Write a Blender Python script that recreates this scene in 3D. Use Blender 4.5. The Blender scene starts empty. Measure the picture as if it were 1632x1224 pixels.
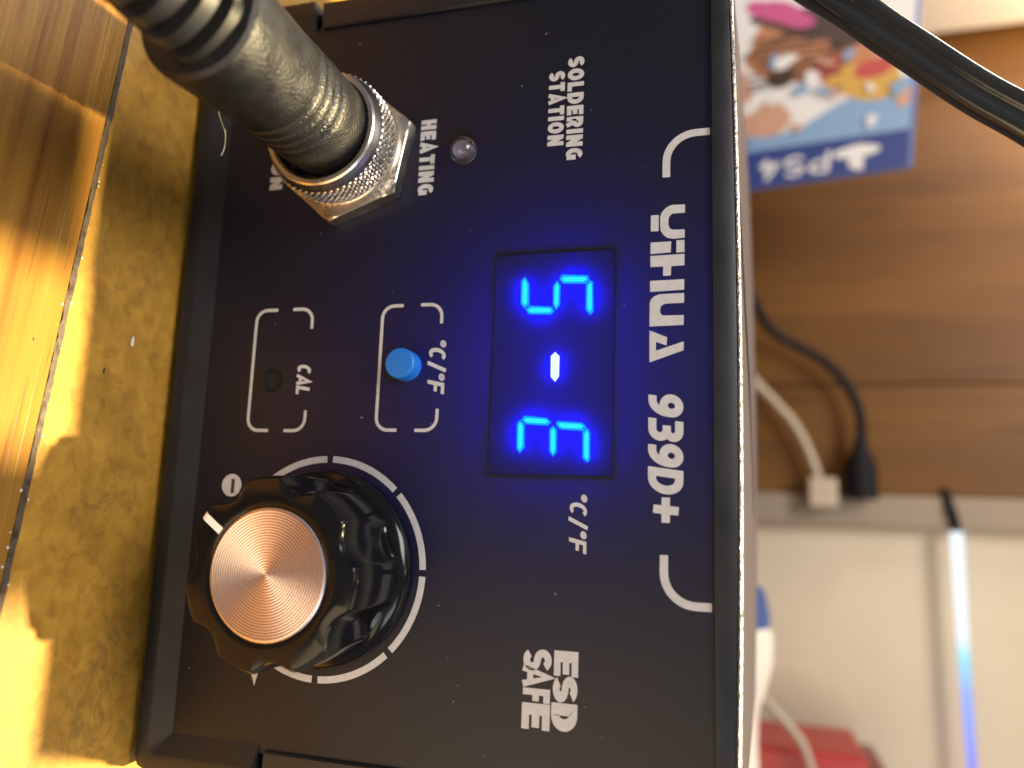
import bpy, bmesh, math, random
from mathutils import Vector, Matrix, noise
random.seed(7)
PI = math.pi
S = bpy.context.scene
COL = S.collection
MM = 0.001
def W(u, v, n=0.0):
    """u = right along the front panel, v = up, n = out of the panel towards the viewer; millimetres -> world metres"""
    return Vector((u*MM, -n*MM, v*MM))

# ------------------------------------------------------------------ camera
cd = bpy.data.cameras.new('camera'); cam = bpy.data.objects.new('camera', cd); COL.objects.link(cam)
Rm = [[-0.03475216651662698, 0.9616498110182519, -0.2720697114545255],
      [-0.9873191444314898, 0.009158314664275805, 0.15848353956035008],
      [0.154897365895833, 0.2741272810959505, 0.9491369973810198]]
ax = [Vector((r[0], -r[2], r[1])) for r in Rm]
M = Matrix(((ax[0].x, ax[1].x, ax[2].x, 0), (ax[0].y, ax[1].y, ax[2].y, 0), (ax[0].z, ax[1].z, ax[2].z, 0), (0, 0, 0, 1)))
M.translation = W(21.125, 38.242, 128.144)
cam.matrix_world = M
cd.sensor_width = 36; cd.lens = 27.05; cd.clip_start = 0.005; cd.clip_end = 20
cd.dof.use_dof = True; cd.dof.focus_distance = 0.134; cd.dof.aperture_fstop = 8.5
S.camera = cam

# ------------------------------------------------------------------ world, lights, exposure
w = bpy.data.worlds.new('World'); S.world = w; w.use_nodes = True
bgn = w.node_tree.nodes['Background']; bgn.inputs[0].default_value = (0.74, 0.77, 0.86, 1); bgn.inputs[1].default_value = 0.26
S.view_settings.view_transform = 'Standard'; S.view_settings.look = 'None'
S.view_settings.exposure = 0; S.view_settings.gamma = 1

def lamp(name, kind, pos, power, color, target=None, **kw):
    d = bpy.data.lights.new(name, kind); d.energy = power; d.color = color
    for k, v in kw.items(): setattr(d, k, v)
    o = bpy.data.objects.new(name, d); COL.objects.link(o); o.location = W(*pos)
    if target is not None:
        o.rotation_euler = (W(*target)-W(*pos)).to_track_quat('-Z', 'Y').to_euler()
    return o
# warm desk lamp above and just behind the station
lamp('desk_lamp_light', 'SPOT', (107, 570, -108), 150.0, (1.0, 0.80, 0.44), (0, -70, 10), spot_size=math.radians(36), spot_blend=0.35, shadow_soft_size=0.011)
# fill light added for the white carton and game case behind
lamp('shelf_fill_light', 'POINT', (-300, 235, -165), 1.7, (1.0, 0.83, 0.62), shadow_soft_size=0.04)
lamp('board_fill_light', 'POINT', (-205, 245, -262), 0.75, (1.0, 0.66, 0.32), shadow_soft_size=0.03)  # extra fill, added so the boards brighten towards the left
lamp('wall_fill_light', 'POINT', (260, 340, -60), 2.0, (1.0, 0.80, 0.58), shadow_soft_size=0.14)  # fill light that brightens the cream wall
# ceiling light in the room, left of and above the viewer
lamp('ceiling_light', 'AREA', (-180, 520, 240), 4.8, (1.0, 0.95, 0.90), (-20, 0, 0), shape='RECTANGLE', size=0.34, size_y=0.22)
lamp('window_light', 'AREA', (330, 250, 330), 0.55, (0.80, 0.90, 1.0), (20, -20, 0), shape='RECTANGLE', size=0.12, size_y=0.2)

lamp('low_fill_light', 'AREA', (230, -60, 320), 0.9, (1.0, 0.75, 0.42), (50, -40, 0), shape='RECTANGLE', size=0.25, size_y=0.25)  # added warm fill, stands in for brown bounce on the lower right panel

# ------------------------------------------------------------------ materials
MAT = {}
def nd(t, kind, **kw):
    n = t.nodes.new(kind)
    for k, v in kw.items():
        if k in n.inputs: n.inputs[k].default_value = v
        else: setattr(n, k, v)
    return n
def mat(name, col=(0.5, 0.5, 0.5), rough=0.5, metal=0.0, bump=None, vary=None, **kw):
    """bump = (scale per metre, strength, distance m); vary = (scale, amount)"""
    m = bpy.data.materials.new(name); m.use_nodes = True; t = m.node_tree
    p = t.nodes['Principled BSDF']
    p.inputs['Base Color'].default_value = (*col, 1); p.inputs['Roughness'].default_value = rough; p.inputs['Metallic'].default_value = metal
    for k, v in kw.items():
        p.inputs[k].default_value = v
    tc = nd(t, 'ShaderNodeTexCoord')
    if bump:
        n = nd(t, 'ShaderNodeTexNoise'); n.inputs['Scale'].default_value = bump[0]; n.inputs['Detail'].default_value = 4
        b = nd(t, 'ShaderNodeBump'); b.inputs['Strength'].default_value = bump[1]; b.inputs['Distance'].default_value = bump[2]
        t.links.new(tc.outputs['Object'], n.inputs['Vector']); t.links.new(n.outputs['Fac'], b.inputs['Height']); t.links.new(b.outputs['Normal'], p.inputs['Normal'])
    if vary:
        n = nd(t, 'ShaderNodeTexNoise'); n.inputs['Scale'].default_value = vary[0]; n.inputs['Detail'].default_value = 6
        t.links.new(tc.outputs['Object'], n.inputs['Vector'])
        mr = nd(t, 'ShaderNodeMapRange'); mr.inputs[1].default_value = 0.3; mr.inputs[2].default_value = 0.7
        mr.inputs[3].default_value = max(0.02, rough-vary[1]); mr.inputs[4].default_value = min(1, rough+vary[1])
        t.links.new(n.outputs['Fac'], mr.inputs[0]); t.links.new(mr.outputs[0], p.inputs['Roughness'])
        mx = nd(t, 'ShaderNodeMapRange'); mx.inputs[1].default_value = 0.3; mx.inputs[2].default_value = 0.7; mx.inputs[3].default_value = 1-vary[1]*0.8; mx.inputs[4].default_value = 1+vary[1]*0.8
        t.links.new(n.outputs['Fac'], mx.inputs[0])
        mm = nd(t, 'ShaderNodeVectorMath', operation='SCALE'); mm.inputs[0].default_value = col
        t.links.new(mx.outputs[0], mm.inputs['Scale']); t.links.new(mm.outputs[0], p.inputs['Base Color'])
    MAT[name] = m
    return m
def emis(name, col, strength):
    m = bpy.data.materials.new(name); m.use_nodes = True; t = m.node_tree; t.nodes.clear()
    e = nd(t, 'ShaderNodeEmission'); e.inputs[0].default_value = (*col, 1); e.inputs[1].default_value = strength
    o = nd(t, 'ShaderNodeOutputMaterial'); t.links.new(e.outputs[0], o.inputs[0]); MAT[name] = m
    return m

mat('black_plastic', (0.010, 0.010, 0.012), 0.45, bump=(2600, 0.12, 0.0002), vary=(90, 0.10), **{'Specular IOR Level': 0.32})
mat('powder_coat', (0.012, 0.0095, 0.017), 0.6, bump=(3600, 0.6, 0.0002), **{'Specular IOR Level': 0.10})
mat('rim_highlight', (0.42, 0.42, 0.46), 0.36, 0.9, bump=(1700, 1.0, 0.0012), vary=(1500, 0.25))  # bright metal puts the lamp's highlight into the cover edge
mat('print_grey', (0.39, 0.39, 0.41), 0.6, vary=(900, 0.10))
mat('print_dark', (0.02, 0.02, 0.022), 0.6)
mat('knob_black', (0.005, 0.005, 0.006), 0.14, vary=(140, 0.05), **{'Specular IOR Level': 0.25})
mat('pointer_white', (0.82, 0.80, 0.74), 0.45)
mat('nickel', (0.58, 0.53, 0.47), 0.30, 1.0, bump=(700, 0.08, 0.0002), vary=(160, 0.10))
mat('rubber', (0.0075, 0.0075, 0.0085), 0.40, bump=(2100, 0.6, 0.0003), vary=(260, 0.14), **{'Specular IOR Level': 0.36})
mat('rubber_smooth', (0.008, 0.008, 0.009), 0.33, bump=(900, 0.12, 0.0002))
mat('cord_black', (0.016, 0.016, 0.016), 0.17, bump=(500, 0.06, 0.0003), vary=(120, 0.08))
mat('button_blue', (0.008, 0.13, 0.50), 0.42, bump=(1500, 0.1, 0.0001))
mat('hole_dark', (0.002, 0.002, 0.003), 0.8)
mat('interior_black', (0.001, 0.001, 0.001), 1.0)
mat('display_body', (0.004, 0.004, 0.010), 0.5)
mat('cream_wall', (0.56, 0.48, 0.36), 0.75, bump=(120, 0.15, 0.001), vary=(14, 0.06))
mat('taupe_trim', (0.24, 0.19, 0.14), 0.6, vary=(40, 0.1))
mat('white_plastic', (0.40, 0.33, 0.25), 0.4)
mat('usb_black', (0.006, 0.006, 0.009), 0.7, **{'Specular IOR Level': 0.2})
mat('red_card', (0.36, 0.014, 0.014), 0.35, vary=(30, 0.08))
mat('red_dark', (0.16, 0.016, 0.024), 0.35)
mat('white_card', (0.86, 0.84, 0.82), 0.4)
mat('bottle_white', (0.75, 0.68, 0.58), 0.22)
mat('bottle_blue', (0.05, 0.09, 0.26), 0.35)
mat('case_blue', (0.022, 0.045, 0.22), 0.35)
mat('case_rim', (0.09, 0.15, 0.36), 0.3)
mat('art_white', (0.787, 0.768, 0.749), 0.3)
mat('art_sky', (0.230, 0.374, 0.576), 0.3)
mat('art_orange', (0.518, 0.216, 0.093), 0.3)
mat('art_brown', (0.072, 0.034, 0.022), 0.3)
mat('art_yellow', (0.613, 0.360, 0.072), 0.3)
mat('art_red', (0.504, 0.072, 0.058), 0.3)
mat('art_pink', (0.576, 0.086, 0.253), 0.3)
mat('art_green', (0.274, 0.302, 0.043), 0.3)
mat('art_peach', (0.590, 0.325, 0.216), 0.3)
mat('dust', (0.50, 0.46, 0.38), 0.8)
mat('display_cup', (0.12, 0.11, 0.16), 0.5)
mat('dust_faint', (0.16, 0.15, 0.15), 0.9)
mat('crumb_dark', (0.03, 0.02, 0.015), 0.8)
mat('caster_grey', (0.3, 0.3, 0.3), 0.4)
mat('groove_dark', (0.045, 0.03, 0.018), 0.8, bump=(700, 0.5, 0.0005), vary=(500, 0.5))
emis('segment_lit', (0.004, 0.40, 1.0), 1.6)
emis('segment_hot', (0.72, 0.95, 1.0), 2.2)
emis('halo_blue', (0.0, 0.0005, 1.0), 760)  # strong blue emission for the added digit halos
emis('segment_core', (0.02, 0.72, 1.0), 2.3)

# front panel film: dark satin plastic, made translucent for the added bloom lamp behind it
m = mat('panel_film', (0.006, 0.006, 0.0065), 0.42, **{'Specular IOR Level': 0.28})
t = m.node_tree; p = t.nodes['Principled BSDF']; o = t.nodes['Material Output']
tl = nd(t, 'ShaderNodeBsdfTranslucent'); tl.inputs[0].default_value = (0.5, 0.5, 0.5, 1)
mx = nd(t, 'ShaderNodeMixShader'); mx.inputs[0].default_value = 0.06
t.links.new(p.outputs[0], mx.inputs[1]); t.links.new(tl.outputs[0], mx.inputs[2]); t.links.new(mx.outputs[0], o.inputs[0])
tc = nd(t, 'ShaderNodeTexCoord'); mp = nd(t, 'ShaderNodeMapping'); mp.inputs['Scale'].default_value = (1, 1, 14)
ns = nd(t, 'ShaderNodeTexNoise'); ns.inputs['Scale'].default_value = 380; ns.inputs['Detail'].default_value = 5
t.links.new(tc.outputs['Object'], mp.inputs[0]); t.links.new(mp.outputs[0], ns.inputs['Vector'])
mr = nd(t, 'ShaderNodeMapRange'); mr.inputs[3].default_value = 0.36; mr.inputs[4].default_value = 0.50
t.links.new(ns.outputs['Fac'], mr.inputs[0]); t.links.new(mr.outputs[0], p.inputs['Roughness'])
# display filter: lets the digits through, slight gloss
m = mat('display_filter', (0.01, 0.008, 0.02), 0.08)
t = m.node_tree; p = t.nodes['Principled BSDF']; o = t.nodes['Material Output']
p.inputs['Specular IOR Level'].default_value = 0.5
tr = nd(t, 'ShaderNodeBsdfTransparent'); tr.inputs[0].default_value = (0.95, 0.95, 1.0, 1)
mx = nd(t, 'ShaderNodeMixShader'); mx.inputs[0].default_value = 0.22
t.links.new(tr.outputs[0], mx.inputs[1]); t.links.new(p.outputs[0], mx.inputs[2]); t.links.new(mx.outputs[0], o.inputs[0])
# display face: translucent sheet; added emitters behind it make the digit halos
m = mat('display_face', (0.006, 0.006, 0.012), 0.6)
t = m.node_tree; p = t.nodes['Principled BSDF']; o = t.nodes['Material Output']
tl = nd(t, 'ShaderNodeBsdfTranslucent'); tl.inputs[0].default_value = (0.5, 0.5, 0.8, 1)
mx = nd(t, 'ShaderNodeMixShader'); mx.inputs[0].default_value = 0.028
t.links.new(p.outputs[0], mx.inputs[1]); t.links.new(tl.outputs[0], mx.inputs[2]); t.links.new(mx.outputs[0], o.inputs[0])
# clear epoxy of the indicator lamp
mat('clear_epoxy', (0.8, 0.8, 0.9), 0.06, **{'Transmission Weight': 1.0, 'IOR': 1.45})
# spun copper insert
m = mat('spun_copper', (0.52, 0.42, 0.42), 0.30, 1.0, **{'Anisotropic': 0.8})
t = m.node_tree; p = t.nodes['Principled BSDF']
tg = nd(t, 'ShaderNodeTangent', direction_type='RADIAL', axis='Y'); t.links.new(tg.outputs[0], p.inputs['Tangent'])

def wood(name, c1, c2, c3, axis_scale, scale, rough, gloss_bump=0.1, extra=None):
    m = mat(name, c1, rough); t = m.node_tree; p = t.nodes['Principled BSDF']
    tc = nd(t, 'ShaderNodeTexCoord'); mp = nd(t, 'ShaderNodeMapping'); mp.inputs['Scale'].default_value = axis_scale
    oi = nd(t, 'ShaderNodeObjectInfo'); ad = nd(t, 'ShaderNodeVectorMath', operation='ADD')
    sc = nd(t, 'ShaderNodeVectorMath', operation='SCALE'); sc.inputs['Scale'].default_value = 3.7
    cb = nd(t, 'ShaderNodeCombineXYZ'); t.links.new(oi.outputs['Random'], cb.inputs[0]); t.links.new(oi.outputs['Random'], cb.inputs[2])
    t.links.new(cb.outputs[0], sc.inputs[0]); t.links.new(tc.outputs['Object'], mp.inputs[0]); t.links.new(mp.outputs[0], ad.inputs[0]); t.links.new(sc.outputs[0], ad.inputs[1])
    n1 = nd(t, 'ShaderNodeTexNoise'); n1.inputs['Scale'].default_value = scale; n1.inputs['Detail'].default_value = 8; n1.inputs['Distortion'].default_value = 0.6
    n2 = nd(t, 'ShaderNodeTexNoise'); n2.inputs['Scale'].default_value = scale*5.5; n2.inputs['Detail'].default_value = 6
    for n in (n1, n2): t.links.new(ad.outputs[0], n.inputs['Vector'])
    r1 = nd(t, 'ShaderNodeValToRGB'); e = r1.color_ramp.elements
    e[0].position = 0.32; e[0].color = (*c2, 1); e[1].position = 0.66; e[1].color = (*c1, 1)
    t.links.new(n1.outputs['Fac'], r1.inputs[0])
    r2 = nd(t, 'ShaderNodeValToRGB'); e = r2.color_ramp.elements; e[0].position = 0.58; e[0].color = (0, 0, 0, 1); e[1].position = 0.74; e[1].color = (1, 1, 1, 1)
    t.links.new(n2.outputs['Fac'], r2.inputs[0])
    mx = nd(t, 'ShaderNodeMixRGB'); mx.inputs[2].default_value = (*c3, 1)
    fm = nd(t, 'ShaderNodeMath', operation='MULTIPLY'); fm.inputs[1].default_value = 0.75
    t.links.new(r2.outputs[0], fm.inputs[0]); t.links.new(fm.outputs[0], mx.inputs[0]); t.links.new(r1.outputs[0], mx.inputs[1]); t.links.new(mx.outputs[0], p.inputs['Base Color'])
    b = nd(t, 'ShaderNodeBump'); b.inputs['Strength'].default_value = gloss_bump; b.inputs['Distance'].default_value = 0.0006
    t.links.new(n2.outputs['Fac'], b.inputs['Height']); t.links.new(b.outputs['Normal'], p.inputs['Normal'])
    return m
# grain of the desk edging runs along the desk edge (object local X)
wood('edging_wood', (0.21, 0.105, 0.018), (0.13, 0.053, 0.009), (0.055, 0.018, 0.005), (7, 210, 210), 1.3, 0.33, 0.12); MAT['edging_wood'].node_tree.nodes['Principled BSDF'].inputs['Specular IOR Level'].default_value = 0.22
m = mat('burl_veneer', (0.3, 0.16, 0.02), 0.42); t = m.node_tree; p = t.nodes['Principled BSDF']
tc = nd(t, 'ShaderNodeTexCoord')
def nz(scale, det, dist=0.0, vec=None):
    n = nd(t, 'ShaderNodeTexNoise'); n.inputs['Scale'].default_value = scale; n.inputs['Detail'].default_value = det; n.inputs['Distortion'].default_value = dist
    t.links.new(vec or tc.outputs['Object'], n.inputs['Vector']); return n
def rp(src, *stops):
    q = nd(t, 'ShaderNodeValToRGB'); e = q.color_ramp.elements; e[0].position = stops[0][0]; e[0].color = (*stops[0][1], 1); e[1].position = stops[-1][0]; e[1].color = (*stops[-1][1], 1)
    for ps, c in stops[1:-1]:
        x = e.new(ps); x.color = (*c, 1)
    t.links.new(src, q.inputs[0]); return q
base = rp(nz(330, 8, 0.8).outputs['Fac'], (0.30, (0.22, 0.112, 0.016)), (0.5, (0.285, 0.150, 0.021)), (0.70, (0.34, 0.185, 0.027)))
broad = rp(nz(45, 3, 1.0).outputs['Fac'], (0.35, (0.82, 0.80, 0.76)), (0.65, (1.05, 1.04, 1.0)))
vein = rp(nz(80, 5, 1.6).outputs['Fac'], (0.470, (0, 0, 0)), (0.495, (1, 1, 1)), (0.520, (0, 0, 0)))
vm = rp(nz(38, 2).outputs['Fac'], (0.46, (0, 0, 0)), (0.62, (1, 1, 1)))
fl = rp(nz(620, 3, .5).outputs['Fac'], (0.66, (0, 0, 0)), (0.76, (1, 1, 1)))
def mixn(bt, fac, a, b):
    q = nd(t, 'ShaderNodeMixRGB', blend_type=bt)
    for k_, v_ in ((0, fac), (1, a), (2, b)):
        if isinstance(v_, (int, float)): q.inputs[k_].default_value = v_
        elif isinstance(v_, tuple): q.inputs[k_].default_value = v_
        else: t.links.new(v_, q.inputs[k_])
    return q.outputs[0]
c = mixn('MULTIPLY', 1.0, base.outputs[0], broad.outputs[0])
vf = mixn('MULTIPLY', 1.0, vein.outputs[0], vm.outputs[0]); vf = mixn('MULTIPLY', 1.0, vf, (0.5, 0.5, 0.5, 1))
c = mixn('MIX', vf, c, (0.10, 0.062, 0.026, 1))
ff = mixn('MULTIPLY', 1.0, fl.outputs[0], (0.28, 0.28, 0.28, 1))
c = mixn('MIX', ff, c, (0.10, 0.055, 0.012, 1))
t.links.new(c, p.inputs['Base Color'])
b = nd(t, 'ShaderNodeBump'); b.inputs['Strength'].default_value = 0.2; b.inputs['Distance'].default_value = 0.0005
t.links.new(base.outputs[0], b.inputs['Height']); t.links.new(b.outputs['Normal'], p.inputs['Normal'])
wood('board_light', (0.50, 0.30, 0.12), (0.40, 0.21, 0.07), (0.25, 0.11, 0.04), (26, 26, 3.0), 1.0, 0.42)
wood('board_mid', (0.135, 0.060, 0.013), (0.072, 0.030, 0.008), (0.045, 0.018, 0.006), (26, 26, 3.0), 1.0, 0.42)
wood('board_warm', (0.15, 0.068, 0.015), (0.10, 0.043, 0.010), (0.06, 0.024, 0.007), (26, 26, 3.0), 1.0, 0.42)

for k_ in ('board_light', 'board_mid', 'board_warm'): MAT[k_].node_tree.nodes['Principled BSDF'].inputs['Specular IOR Level'].default_value = 0.2
# LED tube emission fades along its length
m = emis('tube_glow', (1, 1, 1), 1.0); t = m.node_tree; e = [n for n in t.nodes if n.type == 'EMISSION'][0]
tc = nd(t, 'ShaderNodeTexCoord'); sx = nd(t, 'ShaderNodeSeparateXYZ'); t.links.new(tc.outputs['Generated'], sx.inputs[0])
r = nd(t, 'ShaderNodeValToRGB'); el = r.color_ramp.elements
el[0].position = 0.0; el[0].color = (0.85, 0.95, 1, 1); el[1].position = 0.72; el[1].color = (0.24, 0.24, 0.86, 1)
for pos, c in ((0.30, (0.80, 0.90, 1)), (0.36, (0.30, 0.75, 0.95)), (0.46, (0.30, 0.42, 0.95))):
    x = el.new(pos); x.color = (*c, 1)
t.links.new(sx.outputs[0], r.inputs[0]); t.links.new(r.outputs[0], e.inputs[0]); e.inputs[1].default_value = 1.25

# ------------------------------------------------------------------ mesh builder
class MB:
    def __init__(s): s.v = []; s.f = []
    def quadstrip(s, rings, closed=True, cap0=False, cap1=False, loop=False):
        b = len(s.v); n = len(rings[0])
        for r in rings: s.v += [Vector(p) for p in r]
        m = len(rings)
        for i in range(m if loop else m-1):
            for j in range(n if closed else n-1):
                a, c = i*n+j, i*n+(j+1) % n; d = ((i+1) % m)*n
                s.f.append((b+a, b+c, b+d+(j+1) % n, b+d+j))
        if cap0: s.f.append(tuple(b+j for j in range(n))[::-1])
        if cap1: s.f.append(tuple(b+(m-1)*n+j for j in range(n)))
    def box(s, u0, u1, v0, v1, n0, n1):
        b = len(s.v)
        for n in (n0, n1):
            for (u, v) in ((u0, v0), (u1, v0), (u1, v1), (u0, v1)): s.v.append(W(u, v, n))
        for f in ((0, 3, 2, 1), (4, 5, 6, 7), (0, 1, 5, 4), (1, 2, 6, 5), (2, 3, 7, 6), (3, 0, 4, 7)): s.f.append(tuple(b+i for i in f))
    def prism(s, pts, n0, n1):
        """pts in (u,v), extruded along n"""
        s.quadstrip([[W(u, v, n0) for u, v in pts], [W(u, v, n1) for u, v in pts]], cap0=True, cap1=True)
    def sheet(s, pts, n):
        b = len(s.v); s.v += [W(u, v, n) for u, v in pts]; s.f.append(tuple(range(b, b+len(pts))))
    def lathe(s, c, d, prof, seg=64, cap0=False, cap1=False, rf=None):
        """c: base point (u,v,n); d: axis dir in (u,v,n); prof: (radius, height)"""
        d = Vector((d[0], -d[2], d[1])).normalized(); c0 = W(*c)
        x = d.orthogonal().normalized(); y = d.cross(x)
        rings = []
        for r, h in prof:
            ring = []
            for k in range(seg):
                a = 2*PI*k/seg; rr = r*(rf(a, h) if rf else 1)
                ring.append(c0+(d*h+(x*math.cos(a)+y*math.sin(a))*rr)*MM)
            rings.append(ring)
        s.quadstrip(rings, cap0=cap0, cap1=cap1)
    def tube(s, pts, rad, seg=20, cap=True, section=None):
        """pts list of (u,v,n); rad number or list; section: list of (x,y) multipliers"""
        P = [W(*p) for p in pts]; n = len(P); up = None; rings = []
        for i in range(n):
            tdir = (P[min(i+1, n-1)]-P[max(i-1, 0)]).normalized()
            if up is None: up = tdir.orthogonal().normalized()
            up = (up-tdir*up.dot(tdir)).normalized(); side = tdir.cross(up)
            r = rad[i] if isinstance(rad, (list, tuple)) else rad
            sec = section or [(math.cos(2*PI*k/seg), math.sin(2*PI*k/seg)) for k in range(seg)]
            rings.append([P[i]+(up*a+side*b)*r*MM for a, b in sec])
        s.quadstrip(rings, cap0=cap, cap1=cap)
    def stroke(s, pts, th, n, closed=False):
        """flat ribbon of width th through (u,v) points, mitred, at height n"""
        pts = [p for i, p in enumerate(pts) if i == 0 or (Vector(p)-Vector(pts[i-1])).length > 1e-5]
        if closed and (Vector(pts[0])-Vector(pts[-1])).length < 1e-5: pts = pts[:-1]
        k = len(pts); Lf = []; Rf = []
        for i in range(k):
            p = Vector(pts[i])
            a = Vector(pts[i-1]) if (i > 0 or closed) else None
            c = Vector(pts[(i+1) % k]) if (i < k-1 or closed) else None
            d1 = (p-a).normalized() if a is not None else None
            d2 = (c-p).normalized() if c is not None else None
            if d1 is None: d1 = d2
            if d2 is None: d2 = d1
            t_ = d1+d2
            t_ = t_.normalized() if t_.length > 1e-6 else d1
            nrm = Vector((-t_.y, t_.x)); cs = max(0.45, nrm.dot(Vector((-d1.y, d1.x))))
            off = nrm*(th/2/cs); Lf.append(p+off); Rf.append(p-off)
        b = len(s.v)
        for l, r in zip(Lf, Rf): s.v += [W(l.x, l.y, n), W(r.x, r.y, n)]
        for i in range(k if closed else k-1):
            j = (i+1) % k; s.f.append((b+2*i+1, b+2*j+1, b+2*j, b+2*i))
    def build(s, name, material, parent=None, smooth=None, label=None, bevel=None, fixn=True):
        lo = Vector((min(v.x for v in s.v), min(v.y for v in s.v), min(v.z for v in s.v)))
        hi = Vector((max(v.x for v in s.v), max(v.y for v in s.v), max(v.z for v in s.v)))
        org = Vector(((lo.x+hi.x)/2, (lo.y+hi.y)/2, (lo.z if parent is None else (lo.z+hi.z)/2)))
        me = bpy.data.meshes.new(name); me.from_pydata([v-org for v in s.v], [], s.f); me.update()
        if fixn:
            bm = bmesh.new(); bm.from_mesh(me); bmesh.ops.remove_doubles(bm, verts=bm.verts, dist=1e-7); bmesh.ops.recalc_face_normals(bm, faces=bm.faces); bm.to_mesh(me); bm.free()
        me.materials.append(MAT[material] if isinstance(material, str) else material)
        ob = bpy.data.objects.new(name, me); COL.objects.link(ob)
        if smooth is not None:
            for p_ in me.polygons: p_.use_smooth = True
            me.set_sharp_from_angle(angle=math.radians(smooth))
        pw = Vector((0, 0, 0)); q = parent
        while q is not None: pw = pw+q.location; q = q.parent
        ob.location = org-pw; ob.parent = parent
        if label: ob['label'] = label
        if bevel:
            md = ob.modifiers.new('bevel', 'BEVEL'); md.width = bevel*MM; md.segments = 3; md.limit_method = 'ANGLE'; md.angle_limit = math.radians(40)
            for p_ in me.polygons: p_.use_smooth = True
            me.set_sharp_from_angle(angle=math.radians(180))
            md.harden_normals = True
        return ob
def tag(o, label, cat=None, group=None, kind=None):
    if label: o['label'] = label
    if cat: o['category'] = cat
    if group: o['group'] = group
    if kind: o['kind'] = kind
    return o
def thing(name, pos, label, cat, group=None):
    o = bpy.data.objects.new(name, None); COL.objects.link(o); o.location = W(*pos); o.empty_display_size = 0.01
    return tag(o, label, cat, group)
def arc(cx, cy, rx, ry, a0, a1, n=12):
    return [(cx+rx*math.cos(math.radians(a0+(a1-a0)*i/n)), cy+ry*math.sin(math.radians(a0+(a1-a0)*i/n))) for i in range(n+1)]
def spline(pts, k=8):
    out = []; n = len(pts)
    for i in range(n-1):
        p0, p1, p2, p3 = [Vector(pts[max(0, min(n-1, j))]) for j in (i-1, i, i+1, i+2)]
        for q in range(k):
            t_ = q/k
            out.append(tuple(0.5*((2*p1)+(-p0+p2)*t_+(2*p0-5*p1+4*p2-p3)*t_*t_+(-p0+3*p1-3*p2+p3)*t_**3)))
    out.append(tuple(pts[-1])); return out

# ------------------------------------------------------------------ lettering (own stroke alphabet, unit cap height)
def glyph(ch, w, t):
    h = t/2; L, R, B, T, Mi, cx = h, w-h, h, 1-h, 0.5, w/2; rx = (w-t)/2
    if ch == 'S':
        ry = (T-Mi)/2
        return [arc(cx, Mi+ry, rx, ry, 25, 270, 16)+arc(cx, Mi-ry, rx, ry, 90, -155, 16)[1:]], []
    if ch == 'O': return [], [arc(cx, .5, rx, (T-B)/2, 0, 360, 28)[:-1]]
    if ch == 'o': return [], [arc(cx, 1-w/2, rx, rx, 0, 360, 20)[:-1]]
    if ch == 'C': return [arc(cx, .5, rx, (T-B)/2, 48, 312, 22)], []
    if ch == 'G': return [arc(cx, .5, rx, (T-B)/2, 45, 325, 22), [(w*.55, .46), (R, .46), (R, .06)]], []
    if ch == 'L': return [[(L, 1), (L, B), (w, B)]], []
    if ch == 'D': return [], [[(L, B), (L, T)]+arc(w*.42, .5, R-w*.42, (T-B)/2, 90, -90, 14)]
    if ch == 'E': return [[(w, T), (L, T), (L, B), (w, B)], [(L, Mi), (w*.92, Mi)]], []
    if ch == 'F': return [[(w, T), (L, T), (L, 0)], [(L, .48), (w*.9, .48)]], []
    if ch == 'R': return [[(L, 0), (L, T)]+arc(w*.5, (T+.46)/2, R-w*.5, (T-.46)/2, 90, -90, 10)+[(L, .46)], [(w*.5, .46), (R, 0)]], []
    if ch == 'P': return [[(L, 0), (L, T)]+arc(w*.5, (T+.42)/2, R-w*.5, (T-.42)/2, 90, -90, 10)+[(L, .42)]], []
    if ch == 'I': return [[(w/2, 0), (w/2, 1)]], []
    if ch == 'T': return [[(0, T), (w, T)], [(w/2, T), (w/2, 0)]], []
    if ch == 'N': return [[(L, 0), (L, 1)], [(R, 0), (R, 1)], [(L, 1-h*.6), (R, h*.6)]], []
    if ch == 'H': return [[(L, 0), (L, 1)], [(R, 0), (R, 1)], [(L, .5), (R, .5)]], []
    if ch == 'A': return [[(h*.9, 0), (cx, 1-h*.5), (w-h*.9, 0)], [(w*.25, .27), (w*.75, .27)]], []
    if ch == '/': return [[(h, -0.05), (w-h, 1.05)]], []
    if ch == '+': return [[(0, .42), (w, .42)], [(w/2, .42-w/2), (w/2, .42+w/2)]], []
    if ch == '4': return [[(w, .27), (L, .27), (w*.62, 1)], [(w*.68, 0), (w*.68, .62)]], []
    if ch == '9':
        ry = (T-.44)/2
        return [[(w*.12, B)]+arc(w*.34, B+.44, R-w*.34, .44, -88, 0, 10)+[(R, T-ry)]], [arc(cx, T-ry, rx, ry, 0, 360, 24)[:-1]]
    if ch == '3':
        r1 = (T-.53)/2; r2 = (.53-B)/2
        return [[(w*.06, T)]+arc(cx, T-r1, rx*.92, r1, 95, -90, 12)+[(w*.30, .53)], [(w*.32, .53)]+arc(cx, B+r2, rx, r2, 85, -95, 12)+[(w*.04, B)]], []
    return [], []
GW = {'I': .26, '/': .42, 'o': .36, ' ': .3, 'T': .60, 'L': .56, 'E': .58, 'F': .56, 'N': .70, 'O': .74, 'G': .70, 'D': .70, 'A': .74, '+': .66, 'R': .66}
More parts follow.
